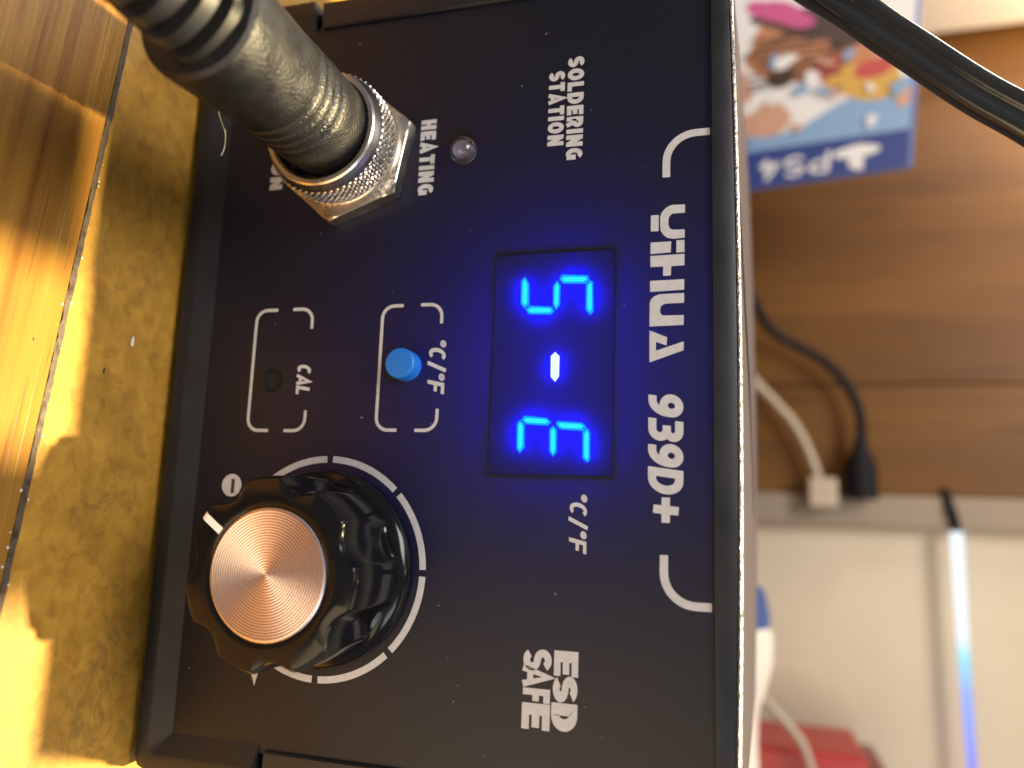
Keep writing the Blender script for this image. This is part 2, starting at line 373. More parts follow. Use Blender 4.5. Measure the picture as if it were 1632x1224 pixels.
def lettering(text, u0, u1, v0, v1, th, parent, n=0.06, shear=0.0, gap=0.10, wid=None, name='printed_lettering', material='print_grey', label=None, mapf=None):
    """text fitted into the given bounds; th = stroke width as part of cap height"""
    x = 0; items = []
    for ch in text:
        gw = (wid or {}).get(ch, GW.get(ch, .64)); items.append((ch, x, gw)); x += gw+gap
    tot = x-gap+shear; mb = MB(); sy = v1-v0; sx = (u1-u0)/tot
    for ch, x0, gw in items:
        op, cl = glyph(ch, gw, th); k = 0
        for closed, lst in ((False, op), (True, cl)):
            for pl in lst:
                sub = MB(); sub.stroke(pl, th, 0, closed)
                b = len(mb.v)
                for v in sub.v:
                    gx, gy = v.x/MM, v.z/MM
                    uu, vv = u0+(x0+gx+shear*gy)*sx, v0+gy*sy
                    q = (uu, vv, n+0.012*k)
                    if mapf: q = mapf(*q)
                    mb.v.append(W(*q))
                mb.f += [tuple(b+i for i in f) for f in sub.f]; k += 1
    return mb.build(name, material, parent, label=label, fixn=False)

# ================================================================== DESK
DV = -70.0
desk = thing('desk', (0, DV, 0), 'brown wooden desk with burl veneer top and glossy solid wood front edging', 'desk')
def gl(u): return 28.2+0.108*(u-3)            # groove line: n of the joint at u
U0, U1 = -420, 420
mb = MB(); mb.prism([(0, 0)]*3, 0, 0); mb.v.clear(); mb.f.clear()
def slab(mb, poly, v0, v1):                    # poly in (u,n)
    mb.quadstrip([[W(u, v0, n) for u, n in poly], [W(u, v1, n) for u, n in poly]], cap0=True, cap1=True)
slab(mb, [(U0, -345), (U1, -345), (U1, gl(U1)-0.35), (U0, gl(U0)-0.35)], DV-18, DV)
mb.build('veneer_top', 'burl_veneer', desk)
# edging: lofted profile along the joint direction; small half-round nose and two fine beads beside the joint
dirv = Vector((1, 0.108)).normalized(); nrm = Vector((-dirv.y, dirv.x))
prof = [(0.35, -18), (0.35, -0.5), (0.7, -0.02), (2.6, 0.03), (2.8, -0.03), (3.0, 0.03), (4.4, 0.04), (4.6, -0.02), (4.8, 0.03), (60, 0.0), (66, -3), (68, -9), (66, -15), (60, -18)]
mb = MB()
edge_o = Vector((3, 28.2))
L = MB()
rings = []
for s_ in (-430, 430):
    rings.append([Vector((s_*MM, -a*MM, h*MM)) for a, h in prof])
L.quadstrip(rings, cap0=True, cap1=True)
me = bpy.data.meshes.new('front_edging'); me.from_pydata(L.v, [], L.f)
bm = bmesh.new(); bm.from_mesh(me); bmesh.ops.recalc_face_normals(bm, faces=bm.faces); bm.to_mesh(me); bm.free()
me.materials.append(MAT['edging_wood']); ob = bpy.data.objects.new('front_edging', me); COL.objects.link(ob); ob.parent = desk
ob.location = W(3, DV, 28.2)-desk.location; ob.rotation_euler = (0, 0, -math.atan(0.108))
# dirt filled joint: uneven dark bead
mb = MB(); top = []; bot = []
random.seed(3)
for i in range(221):
    u = -110+i; n0 = gl(u)-0.6-random.random()*0.25; n1 = gl(u)+0.55+random.random()*0.35
    h = DV-0.02+0.05*random.random()
    top.append([W(u, DV-3, n0), W(u, h+0.03, n0+.15), W(u, h+0.05, n1-.15), W(u, DV-3, n1)])
mb.quadstrip(top, closed=False); mb.build('joint_filler', 'groove_dark', desk)
mb = MB()
for i in range(26):
    u = random.uniform(-60, 60); n = gl(u)+random.choice((-0.8, 0.9))+random.uniform(-.2, .2); r = random.uniform(.06, .2)
    mb.lathe((u, DV-0.02, n), (0, 1, 0), [(r*1.6, 0), (r, r*.35), (r*.4, r*.5)], 7, cap1=True)
o = mb.build('joint_chips', 'dust', desk); o['kind'] = 'stuff'

# loose crumbs on the desk
for (u, n, r, mt, lb) in ((-6.6, 11.5, .55, 'dust', 'pale flake of dust lying on the veneer in front of the station'),
                          (-57.5, 42, .35, 'dust', 'tiny white speck on the glossy edging near the cable plug'),
                          (-2.5, 32.5, .22, 'crumb_dark', 'tiny dark speck on the sunlit edging strip'),
                          (0.0, 17.5, .30, 'crumb_dark', 'dark speck on the veneer close to the joint')):
    mb = MB(); pts = []
    for k in range(9):
        a = 2*PI*k/9; rr = r*random.uniform(.5, 1.2); pts.append((u+rr*1.9*math.cos(a), n+rr*.7*math.sin(a)))
    slab(mb, pts, DV, DV+.18); tag(mb.build('dust_speck', mt), lb, 'speck')

# ================================================================== SOLDERING STATION
ST = thing('soldering_station', (-4.3, DV, -70), 'black soldering station with lit blue digital display, knob and connector', 'soldering station')
UL, UR, VB, VT = -73.0, 64.8, -61.6, 35.2
# --- front panel film with openings
bm = bmesh.new()
def loop(pts, n=0.0):
    vs = [bm.verts.new(W(u, v, n)) for u, v in pts]
    return [bm.edges.new((vs[i], vs[(i+1) % len(vs)])) for i in range(len(vs))]
WIN = (-23.5, 15.9, -2.6, 19.05)
HOLES = [(-1.0, -46.9, 2.35), (-3.3, -18.9, 2.85), (-44.2, -9.8, 2.55)]
es = loop([(UL-1.5, VB-.6), (UR+1.5, VB-.6), (UR+1.5, VT+.3), (UL-1.5, VT+.3)])
es += loop([(WIN[0], WIN[2]), (WIN[0], WIN[3]), (WIN[1], WIN[3]), (WIN[1], WIN[2])])
for (cu, cv, r_) in HOLES: es += loop(arc(cu, cv, r_, r_, 0, 360, 32)[:-1])
bmesh.ops.triangle_fill(bm, use_beauty=True, use_dissolve=False, edges=es)
org = W(-4, -13, 0)
for v in bm.verts: v.co -= org
for f in bm.faces:
    if f.normal.y > 0: f.normal_flip()
me = bpy.data.meshes.new('front_panel'); bm.to_mesh(me); bm.free(); me.materials.append(MAT['panel_film'])
panel = bpy.data.objects.new('front_panel', me); COL.objects.link(panel); panel.location = org-ST.location; panel.parent = ST

# --- lower tray bezel: swept section (offset outwards, n) round left-bottom-right, mitred inside and rounded outside
def corner_dirs(a0, a1, out, rad, k=8):
    res = []
    for i in range(k+1):
        f = i/k; a = a0+(a1-a0)*f; d = abs(((a-(a0+a1)/2)+180) % 360-180)
        th = math.radians(45-d); c = out-rad
        # distance to rounded square corner along the ray at angle th' from the nearer axis
        th = math.radians(min(abs(a-a0), abs(a1-a)))
        x, y = math.cos(th), math.sin(th)
        m1 = out/x
        if m1*y > c:
            bb = c*(x+y); disc = bb*bb-(2*c*c-rad*rad); m1 = bb+math.sqrt(max(0, disc))
        res.append((math.cos(math.radians(a))*m1/out, math.sin(math.radians(a))*m1/out))
    return res
def bezel_path(vtop_l, vtop_r, u0=UL, u1=UR, v0=VB):
    st = [((u0, vtop_l), (-1, 0))]
    for d in corner_dirs(180, 270, 6.6, 2.2): st.append(((u0, v0), d))
    for d in corner_dirs(270, 360, 6.6, 2.2): st.append(((u1, v0), d))
    st.append(((u1, vtop_r), (1, 0)))
    return st
def sweep(mb, st, sec, cap=True):
    mb.quadstrip([[W(p[0]+d[0]*o_, p[1]+d[1]*o_, n) for o_, n in sec] for p, d in st], cap0=cap, cap1=cap)
mb = MB()
sec = [(0.0, -2.0), (0.0, 0.03), (0.25, 0.10), (3.5, 1.75), (3.8, 1.85), (6.1, 1.85), (6.45, 1.7), (6.6, 1.35), (6.6, -4.0)]
sweep(mb, bezel_path(-43.2, -43.4), sec)
mb.build('lower_bezel', 'black_plastic', ST, smooth=35)
# upper side rails: a shallower section above the joint, with a dark shadow gap against the panel
for side, vj in ((-1, -41.6), (1, -41.8)):
    mb = MB(); u0 = UL if side < 0 else UR
    sec = [(0.9, -2.0), (0.9, 0.5), (1.2, 0.85), (6.0, 1.0), (6.4, 0.85), (6.6, 0.4), (6.6, -4.0)]
    sweep(mb, [((u0, vj), (side, 0)), ((u0, VT+.2), (side, 0))], sec)
    mb.build('side_rail', 'black_plastic', ST, smooth=35)
# housing shell behind (open front)
mb = MB(); loops = []
def rrect(u0, u1, v0, v1, r, n):
    pts = []
    for cx, cy, a in ((u1-r, v1-r, 0), (u0+r, v1-r, 90), (u0+r, v0+r, 180), (u1-r, v0+r, 270)): pts += arc(cx, cy, r, r, a, a+90, 5)
    return [W(u, v, n) for u, v in pts]
mb.quadstrip([rrect(UL-6.3, UR+6.3, -67.9, 38.6, 2.0, -2.5), rrect(UL-6.3, UR+6.3, -67.9, 38.6, 2.0, -140)], cap1=True)
mb.build('housing', 'black_plastic', ST, smooth=35)
mb = MB(); mb.quadstrip([rrect(UL-5.5, UR+5.5, -67, 38, 1.5, -2.4), rrect(UL-5.5, UR+5.5, -67, 38, 1.5, -130)], cap1=True)
mb.build('inner_liner', 'interior_black', ST)
# base gap filler strip between housing and bezel, feet
for u in (-66, 57):
    for n in (-14, -126):
        mb = MB(); mb.lathe((u, DV, n), (0, 1, 0), [(5, 0), (5.5, .4), (5.0, 2.1)], 24, cap0=True, cap1=True); mb.build('rubber_foot', 'rubber_smooth', ST, smooth=40)
# top bar of the plastic front, crowned
def crown(u):
    x = (u+4)/69.0; return 40.0-0.95*x*x-(max(0, abs(u+4)-73)*0.25)
def topstrip(prof_f, name, mt, sm, u0=UL-6.9, u1=UR+6.9, n=48, **kw):
    mb = MB(); mb.quadstrip([[W(u0+(u1-u0)*i/n, v, q) for v, q in prof_f(crown(u0+(u1-u0)*i/n))] for i in range(n+1)], cap0=True, cap1=True)
    return mb.build(name, mt, ST, smooth=sm, **kw)
topstrip(lambda T0: [(VT+.1, -2.4), (VT+.1, 0.35), (VT+.25, 0.55), (T0-.95, 0.55), (T0-.8, 0.4), (T0-.75, -2.4)], 'top_bezel', 'black_plastic', 50, label='dark top bar of the front frame')
# sheet steel cover lid with its folded front edge, bright metal put there as the rim highlight
topstrip(lambda T0: [(T0-.7, -1.2), (T0-.7, .15), (T0-.62, .42), (T0-.45, .56), (T0-.26, .52), (T0-.1, .36), (T0-.03, .1), (T0-.03, -.6)], 'cover_edge', 'rim_highlight', 70, n=160)
topstrip(lambda T0: [(T0-.6, -.55), (T0, -.62), (T0+.05, -4), (T0+1.9, -35), (T0+4.9, -100), (T0+5.0, -141), (VT, -141), (VT, -2.3)], 'top_cover', 'powder_coat', 50)
for side in (-1, 1):
    mb = MB(); u = UL-6.9 if side < 0 else UR+6.9
    mb.box(min(u, u-side*.5), max(u, u-side*.5), -40, 38.4, -140.5, -4.2); mb.build('cover_side', 'powder_coat', ST)

# --- display window, face, digits
wd = MB(); wd.box(WIN[0]+.12, WIN[1]-.12, WIN[2]+.12, WIN[3]-.12, -0.14, -0.02)
win = wd.build('display_window', 'display_filter', ST)
mb = MB()
u0, u1, v0, v1 = WIN
for a in ((u0, v0, u1, v0), (u1, v0, u1, v1), (u1, v1, u0, v1), (u0, v1, u0, v0)):
    b = len(mb.v); mb.v += [W(a[0], a[1], 0), W(a[2], a[3], 0), W(a[2], a[3], -.36), W(a[0], a[1], -.36)]; mb.f.append((b, b+1, b+2, b+3))
mb.build('window_surround', 'hole_dark', ST)
mb = MB(); mb.sheet([(u0, v0), (u1, v0), (u1, v1), (u0, v1)], -.34)
mb.build('display_face', 'display_face', ST, fixn=False)
SEG = {
 'five': [[(-19.3, 2.85), (-18.55, 2.2), (-14.3, 2.25), (-13.45, 2.95), (-14.05, 3.85), (-17.9, 3.7)],
          [(-19.35, 9.65), (-18.5, 9.2), (-17.7, 9.85), (-17.5, 13.8), (-18.1, 14.55), (-18.95, 14.3)],
          [(-17.8, 15.2), (-12.5, 15.4), (-11.8, 14.8), (-12.8, 14.0), (-17.35, 14.0), (-18.0, 14.65)],
          [(-18.3, 8.8), (-17.4, 9.4), (-13.8, 9.4), (-12.95, 8.75), (-13.8, 8.15), (-17.3, 8.1)],
          [(-13.9, 3.95), (-13.2, 3.15), (-12.35, 3.8), (-12.15, 7.8), (-12.75, 8.45), (-13.55, 7.9)]],
 'dash': [[(-5.4, 8.8), (-4.65, 9.55), (-1.1, 9.55), (-.15, 8.85), (-1.05, 8.1), (-4.7, 8.05)]],
 'ee':   [[(6.45, 2.85), (7.25, 2.3), (11.5, 2.35), (12.3, 3.0), (11.3, 3.8), (7.3, 3.7)],
          [(5.75, 3.6), (6.5, 3.1), (7.25, 3.9), (7.5, 7.8), (6.85, 8.4), (6.15, 7.6)],
          [(6.65, 9.5), (7.3, 9.25), (8.1, 10.0), (8.35, 14.0), (7.55, 14.5), (6.95, 13.8)],
          [(7.45, 8.8), (8.2, 9.45), (11.9, 9.5), (12.8, 8.9), (11.95, 8.2), (8.15, 8.1)],
          [(7.8, 14.65), (8.6, 15.2), (13.2, 15.25), (13.7, 14.8), (13.0, 14.0), (8.5, 13.9)]]}
def grow(pl, d):
    cu = sum(q[0] for q in pl)/len(pl); cv = sum(q[1] for q in pl)/len(pl)
    return [(q[0]+d*(1 if q[0] > cu else -1), q[1]+d*(1 if q[1] > cv else -1)) for q in pl]
for k_, segs in SEG.items():
    for pl in segs:
        # seen through recessed depth: shift so that the drawn place agrees from the photograph's height
        mb = MB(); mb.prism(grow(pl, .02), -.32, -0.22); sg = mb.build('lit_segment', 'segment_hot' if k_ == 'dash' else 'segment_lit', ST)
        cu = sum(q[0] for q in pl)/6; cv = sum(q[1] for q in pl)/6
        if k_ != 'dash':
            lu = max(q[0] for q in pl)-min(q[0] for q in pl); lv = max(q[1] for q in pl)-min(q[1] for q in pl)
            fu, fv = (.84, .55) if lu > lv else (.55, .84)
            mb = MB(); mb.prism([(cu+(q[0]-cu)*fu, cv+(q[1]-cv)*fv) for q in pl], -.22, -.19); mb.build('segment_core', 'segment_core', sg)
        mb = MB(); mb.prism([(cu+(q[0]-cu)*.8, cv+(q[1]-cv)*.8) for q in pl], -1.9, -1.75); mb.build('halo_emitter', 'halo_blue', ST)  # last prism: hidden emitter added behind the segment for its blue halo
# lamp added behind the film to imitate the lens bloom round the display
lamp('bloom_lamp', 'POINT', (-4, 8.5, -14.5), 0.10, (0.03, 0.02, 1.0), shadow_soft_size=0.004)

# --- printing on the panel
lettering('SOLDERING', -60.7, -40.6, 9.85, 12.9, .27, ST, gap=.11)
lettering('STATION', -58.2, -43.6, 6.35, 9.35, .27, ST, gap=.11)
lettering('HEATING', -51.4, -36.2, -18.75, -15.6, .27, ST, gap=.11)
lettering('ION', -47.4, -39.9, -51.2, -48.3, .27, ST, gap=.13)
lettering('CAL', -4.1, 2.2, -41.55, -38.6, .22, ST, shear=.16, gap=.02)
lettering('oC/oF', -8.5, 2.0, -14.7, -11.4, .20, ST, shear=.18, gap=.08)
lettering('oC/oF', 18.5, 28.8, 12.05, 15.0, .19, ST, shear=.18, gap=.08)
lettering('939D', 1.75, 18.95, 24.95, 30.65, .235, ST, shear=.12, gap=.05)
mb = MB(); mb.stroke([(19.1, 27.85), (23.15, 27.85)], 1.35, .06); mb.stroke([(20.95, 25.85), (21.25, 29.9)], 1.35, .075); mb.build('printed_lettering', 'print_grey', ST, fixn=False)
# bold block lettering ESD over SAFE
hv = {'E': .60, 'S': .66, 'D': .68, 'A': .72, 'F': .5}
def heavy(ch, a, b, c, d, th=.32): lettering(ch, a, b, c, d, th, ST, wid=hv)
heavy('E', 44.35, 48.3, 10.05, 14.05, .27); heavy('S', 48.25, 52.35, 9.95, 14.0, .27); heavy('D', 52.45, 56.75, 9.75, 14.05, .30)
heavy('S', 44.4, 47.85, 4.85, 9.65, .24); heavy('A', 46.95, 50.5, 4.85, 9.5, .22); heavy('F', 50.6, 52.8, 4.95, 9.5, .24); heavy('E', 52.9, 56.95, 4.85, 9.55, .27)
# brand word mark, letter by letter
LOGO = [[(-30.62, 30.9), (-29.13, 30.9), (-29.12, 28.75), (-28.6, 28.25), (-28.1, 28.13), (-27.18, 28.13), (-26.6, 28.3), (-26.24, 28.76), (-26.17, 30.85), (-24.69, 30.85), (-24.6, 28.9), (-24.85, 27.9), (-25.42, 27.27), (-26.1, 26.85), (-26.94, 26.73), (-28.61, 26.72), (-29.4, 26.95), (-30.05, 27.5), (-30.5, 28.1), (-30.69, 28.74)],
        [(-29.05, 25.15), (-29.05, 26.5), (-26.13, 26.48), (-26.16, 25.14)],
        [(-24.17, 25.12), (-24.18, 28.61), (-22.22, 28.55), (-22.09, 25.13)],
        [(-24.29, 29.47), (-24.3, 30.82), (-22.15, 30.82), (-22.13, 29.47)],
        [(-21.76, 25.1), (-21.83, 30.82), (-19.82, 30.82), (-19.77, 28.62), (-18.15, 28.56), (-18.12, 27.24), (-19.78, 27.29), (-19.79, 25.12)],
        [(-17.35, 25.07), (-17.4, 30.79), (-15.57, 30.76), (-15.4, 25.09)],
        [(-14.0, 25.2), (-14.6, 25.75), (-14.95, 26.64), (-15.0, 30.76), (-13.3, 30.76), (-13.26, 27.72), (-13.05, 27.15), (-12.69, 26.86), (-11.95, 26.78), (-11.45, 26.95), (-11.23, 27.33), (-11.18, 30.7), (-9.5, 30.67), (-9.39, 25.04), (-13.46, 25.04)],
        [(-8.72, 25.04), (-7.46, 27.98), (-6.05, 27.9), (-6.72, 26.13), (-5.2, 26.14), (-6.7, 30.7), (-5.2, 30.67), (-3.21, 25.08)]]
for pl in LOGO:
    bm = bmesh.new(); vs = [bm.verts.new(W(u, v, .06)) for u, v in pl]
    ed = [bm.edges.new((vs[i], vs[(i+1) % len(vs)])) for i in range(len(vs))]
    bmesh.ops.triangle_fill(bm, use_beauty=True, edges=ed)
    for f in bm.faces:
        if f.normal.y > 0: f.normal_flip()
    m_ = MB(); bm.verts.index_update(); m_.v = [v.co.copy() for v in bm.verts]; m_.f = [tuple(v.index for v in f.verts) for f in bm.faces]; bm.free()
    m_.build('printed_logo', 'print_grey', ST, fixn=False)
def pstroke(pts, th, closed=False, name='printed_line'):
    mb = MB(); mb.stroke(pts, th, .06, closed); mb.build(name, 'print_grey', ST, fixn=False)
pstroke([(-35.8, 27.75), (-38.6, 27.75)]+arc(-38.6, 32.75, 4.95, 5.0, 270, 180, 10)+[(-43.55, 35.1)], 1.32)
pstroke([(28.25, 27.6), (31.0, 27.6)]+arc(31.0, 32.6, 4.95, 5.0, 270, 360, 10)+[(35.95, 35.0)], 1.32)
for (vb, ve, vt, vt2, ua, ub, uc, ud) in ((-51.45, -46.85, -39.15, -43.5, -14.85, 8.75, -10.9, 4.9), (-24.4, -20.25, -12.55, -16.75, -14.75, 8.5, -11.1, 4.6)):
    r_ = 2.3
    pstroke([(ua, ve)]+arc(ua+r_, vb+r_, r_, r_, 180, 270, 8)+arc(ub-r_, vb+r_, r_, r_, 270, 360, 8)+[(ub, ve)], .62)
    pstroke([(ua, vt2)]+arc(ua+r_, vt-r_, r_, r_, 180, 90, 8)+[(uc, vt)], .62)
    pstroke([(ud, vt)]+arc(ub-r_, vt-r_, r_, r_, 90, 0, 8)+[(ub, vt2)], .62)
KC = (33.45, -33.2)
for k in range(6):
    a0 = -135+45*k+1.7; a1 = a0+45-3.4     # measured from straight up, clockwise
    pts = [(KC[0]+19.45*math.sin(math.radians(a)), KC[1]+19.45*math.cos(math.radians(a))) for a in [a0+(a1-a0)*i/14 for i in range(15)]]
    pstroke(pts, 1.2, name='printed_arc')
mb = MB(); mb.sheet(arc(19.3, -53.8, 2.15, 2.15, 0, 360, 28)[:-1], .06); mb.build('printed_minus', 'print_grey', ST, fixn=False)
mb = MB(); mb.sheet([(18.1, -53.9), (20.8, -53.9), (20.8, -53.15), (18.1, -53.15)], .075); mb.build('printed_minus_bar', 'print_dark', ST, fixn=False)
mb = MB(); mb.sheet([(52.0, -46.5), (55.1, -45.3), (52.0, -44.5)], .06); mb.build('printed_arrow', 'print_grey', ST, fixn=False)

# --- calibration hole, button, indicator lamp
mb = MB(); mb.lathe((-1.0, -46.9, 0), (0, 0, -1), [(2.36, 0.0), (2.36, 0.9)], 32, cap1=True); mb.build('calibration_hole', 'hole_dark', ST)
mb = MB(); mb.lathe((-3.25, -18.95, -1), (0, 0, 1), [(2.83, 0), (2.83, 4.1), (2.75, 4.35), (2.6, 4.5), (2.3, 4.55), (0.01, 4.55)], 40, cap0=True); mb.build('push_button', 'button_blue', ST, smooth=35)
mb = MB(); mb.lathe((-44.2, -9.8, -0.6), (0, 0, 1), [(0.01, 0), (2.5, 0.0), (2.5, 1.0)]+[(2.5*math.cos(a*PI/180), 1.0+2.7*math.sin(a*PI/180)) for a in range(10, 90, 10)]+[(0.01, 3.7)], 40)
led = mb.build('indicator_lamp', 'clear_epoxy', ST, smooth=60)
mb = MB(); mb.lathe((-44.2, -9.8, -0.55), (0, 0, 1), [(1.1, 0), (1.3, 1.2), (0.01, .8)], 20, cap0=True); mb.build('lamp_die_cup', 'display_cup', led)
mb = MB(); mb.lathe((-44.2, -9.8, -0.9), (0, 0, 1), [(2.56, 0), (2.56, 0.9)], 32, cap0=True); mb.build('lamp_socket', 'hole_dark', ST)

# --- knob
LOBES = [-46+360/7*k for k in range(7)]
def rknob(phi, depth):
    sc_ = [l_+180/7 for l_ in LOBES]
    d = min(abs((phi-s_+180) % 360-180) for s_ in sc_)
    return 1.0-depth*max(0.0, 1-(d/13.5)**2)
mb = MB(); rings = []
NS = 252
for (r_, h, dep) in [(16.0, 2.6, 0.02), (15.9, 3.3, 0.09), (15.85, 8, .105), (15.75, 16.4, .115), (15.6, 17.1, .115), (15.2, 17.55, .115), (14.6, 17.7, .11), (12.4, 17.72, 0.03), (11.0, 17.72, 0), (10.75, 17.6, 0), (10.65, 17.2, 0)]:
    rings.append([W(KC[0]+r_*rknob(360*k/NS, dep)*math.sin(2*PI*k/NS), KC[1]+r_*rknob(360*k/NS, dep)*math.cos(2*PI*k/NS), h) for k in range(NS)])
mb.quadstrip(rings)
knob = mb.build('control_knob', 'knob_black', ST, smooth=32)
mb = MB(); mb.lathe((KC[0], KC[1], .35), (0, 0, 1), [(16.6, 0), (17.5, .25), (17.55, .9), (17.2, 1.6), (16.4, 2.3), (15.4, 2.7)], 120, cap0=True); mb.build('knob_skirt', 'knob_black', knob, smooth=40)
prof_ = []; r_ = 10.5; prof_.append((10.6, 17.2)); prof_.append((10.55, 17.75)); prof_.append((10.35, 17.9))
NR = 23
for i in range(NR):
    ra = 10.2-i*10.2/NR; rb = 10.2-(i+1)*10.2/NR; base = 17.92
    prof_ += [(ra, base), (max(.02, ra*.55+rb*.45), base+.09), (max(.02, rb), base)]
mb = MB(); mb.lathe((KC[0], KC[1], 0), (0, 0, 1), prof_, 128)
ins = mb.build('copper_insert', 'spun_copper', knob, smooth=8)
# pointer: painted stripe running over the face edge of one lobe
pa = math.radians(LOBES[5]+4)
def kp(r, off, h): return W(KC[0]+r*math.sin(pa)+off*math.cos(pa), KC[1]+r*math.cos(pa)-off*math.sin(pa), h)
mb = MB(); mb.quadstrip([[kp(r, -.62, h), kp(r, .62, h)] for r, h in ((11.1, 17.78), (13, 17.79), (14.7, 17.76), (15.3, 17.62), (15.72, 17.17), (15.88, 16.4), (16.0, 5))], closed=False)
mb.build('pointer_stripe', 'pointer_white', knob, fixn=False)

# --- connector socket: hexagon nut and knurled collar
CC = (-45.9, -33.6)
mb = MB(); rings = []
def hexr(R_, rot_): return [(R_*math.cos(math.radians(rot_+60*k)), R_*math.sin(math.radians(rot_+60*k))) for k in range(6)]
HR = 14.3; hrot = math.degrees(math.atan2(-20.3+33.2, -49.8+45.2))
ring_n = 96
def hex_r(a, R_, lim):
    d = ((math.degrees(a)-hrot) % 60)-30
    return min(R_*math.cos(math.radians(30))/math.cos(math.radians(d)), lim)
for (lim, h, sc_) in ((14.0, .1, 1), (14.3, .35, 1), (14.3, 2.7, 1), (13.9, 3.05, 1), (13.4, 3.2, .99)):
    rings.append([W(CC[0]+.7+hex_r(2*PI*k/ring_n+math.radians(hrot), HR*sc_, lim)*math.cos(2*PI*k/ring_n+math.radians(hrot)), CC[1]+.4+hex_r(2*PI*k/ring_n+math.radians(hrot), HR*sc_, lim)*math.sin(2*PI*k/ring_n+math.radians(hrot)), h) for k in range(ring_n)])
rings.append([W(CC[0]+.7+11.2*math.cos(2*PI*k/ring_n+math.radians(hrot)), CC[1]+.4+11.2*math.sin(2*PI*k/ring_n+math.radians(hrot)), 3.2) for k in range(ring_n)])
mb.quadstrip(rings, cap1=True)
nut = mb.build('hexagon_nut', 'nickel', ST, smooth=25)

# fine dust lying on the panel
mb = MB(); rnd = random.Random(4)
for i in range(60):
    u, v = rnd.uniform(UL+1, UR-1), rnd.uniform(VB+1, VT-1)
    if WIN[0]-1 < u < WIN[1]+1 and WIN[2]-1 < v < WIN[3]+1: continue
    r_ = rnd.uniform(.03, .10)*(1.7 if rnd.random() < .1 else 1); a = rnd.uniform(0, PI); q = rnd.uniform(1, 3.0)
    pts = [(u+r_*q*math.cos(t_)*math.cos(a)-r_*math.sin(t_)*math.sin(a), v+r_*q*math.cos(t_)*math.sin(a)+r_*math.sin(t_)*math.cos(a)) for t_ in [2*PI*k/6 for k in range(6)]]
    mb.prism(pts, .02, .09)
o = mb.build('panel_dust', 'dust_faint', ST); o['kind'] = 'stuff'

# ================================================================== PLUG OF THE IRON (coupling ring, sleeve, strain relief, cable)
PL = thing('iron_cable_plug', (-45.5, -34, 3), 'black rubber cable plug with knurled metal coupling ring screwed onto the front connector', 'plug')
AX = Vector((0.035, 0.012, 1)).normalized()
# knurled ring
mb = MB(); NA, NH = 336, 30; rings = []
k0, k1 = 4.3, 10.1
rings.append([(11.2, 3.2)]*NA); rings.append([(11.6, 3.6)]*NA); rings.append([(11.75, 4.15)]*NA)
for j in range(NH+1):
    h = k0+(k1-k0)*j/NH; row = []
    for k in range(NA):
        a = k/NA*56; b = (h-k0)/1.25
        p_ = abs(((a+b) % 1)-.5)*2; q_ = abs(((a-b) % 1)-.5)*2
        e_ = min(1, min(j, NH-j)/2)
        row.append((11.55+0.62*min(p_, q_)*e_*1.0-.05, h))
    rings.append(row)
for r_, h in ((11.5, 10.3), (11.2, 11.1), (10.9, 11.9), (10.55, 12.2), (9.9, 12.25), (9.5, 12.0), (9.4, 9)): rings.append([(r_, h)]*NA)
axd = Vector((AX.x, -AX.z, AX.y)).normalized(); xx = Vector((1, 0, 0)); xx = (xx-axd*xx.dot(axd)).normalized(); yy = axd.cross(xx); c0 = W(CC[0], CC[1], 0)
mb.quadstrip([[c0+(axd*h+(xx*math.cos(2*PI*k/NA)+yy*math.sin(2*PI*k/NA))*r_)*MM for k, (r_, h) in enumerate(row)] for row in rings])
mb.build('coupling_ring', 'nickel', PL, smooth=22)
# sleeve: cylinder with three grip grooves, flaring gently, stepped shoulder at the back
SC = (-46.5, -33.3, 0)
pr = [(8.75, 8.5), (8.95, 10), (9.0, 18.5)]
for g in (20.5, 23.0, 25.5, 28.0):
    pr += [(9.05, g-.75), (8.95, g-.45), (8.62, g-.1), (8.62, g+.1), (8.98, g+.5), (9.12, g+.85)]
pr += [(9.1, 31), (9.3, 36), (9.6, 41), (9.75, 45.2), (9.6, 46.3), (9.0, 46.9), (7.2, 47.1)]
mb = MB(); mb.lathe(SC, AX, pr, 96, cap0=True, cap1=True)
mb.build('grip_sleeve', 'rubber', PL, smooth=28)
# strain relief: ribs on a tapering neck that bends away
path = spline([(-44.6, -32.6, 46.8), (-44.3, -32.6, 52), (-44.0, -32.8, 58), (-43.8, -33.6, 64), (-44.5, -35.5, 71), (-47, -39, 79), (-53, -45, 86), (-64, -54, 93), (-84, -62, 96), (-120, -66.8, 92), (-180, -67, 80)], 8)
def at_len(path, s_):
    acc = 0
    for i in range(len(path)-1):
        a, b = Vector(path[i]), Vector(path[i+1]); l_ = (b-a).length
        if acc+l_ >= s_: return a+(b-a)*((s_-acc)/l_), (b-a).normalized()
        acc += l_
    return Vector(path[-1]), (Vector(path[-1])-Vector(path[-2])).normalized()
pts = []; rad = []
s_ = 0
sq = []
for k in range(28):
    a = 2*PI*k/28; r4 = (abs(math.cos(a))**4+abs(math.sin(a))**4)**(-.25); f = 1+(r4-1)*.55; sq.append((math.cos(a)*f, math.sin(a)*f))
while s_ < 30:
    p_, _ = at_len(path, s_); taper = 1-.32*s_/30
    ph = (s_ % 4.2)/4.2
    r_ = (7.0 if ph < .52 else 5.1)*taper
    pts.append(tuple(p_)); rad.append(r_); s_ += 0.35
mb = MB(); mb.tube(pts, rad, section=sq); mb.build('strain_relief', 'rubber_smooth', PL, smooth=40)
mb = MB(); mb.tube([tuple(at_len(path, q)[0]) for q in range(27, 200, 3)], 3.1, 20); mb.build('silicone_cable', 'rubber_smooth', PL, smooth=60)
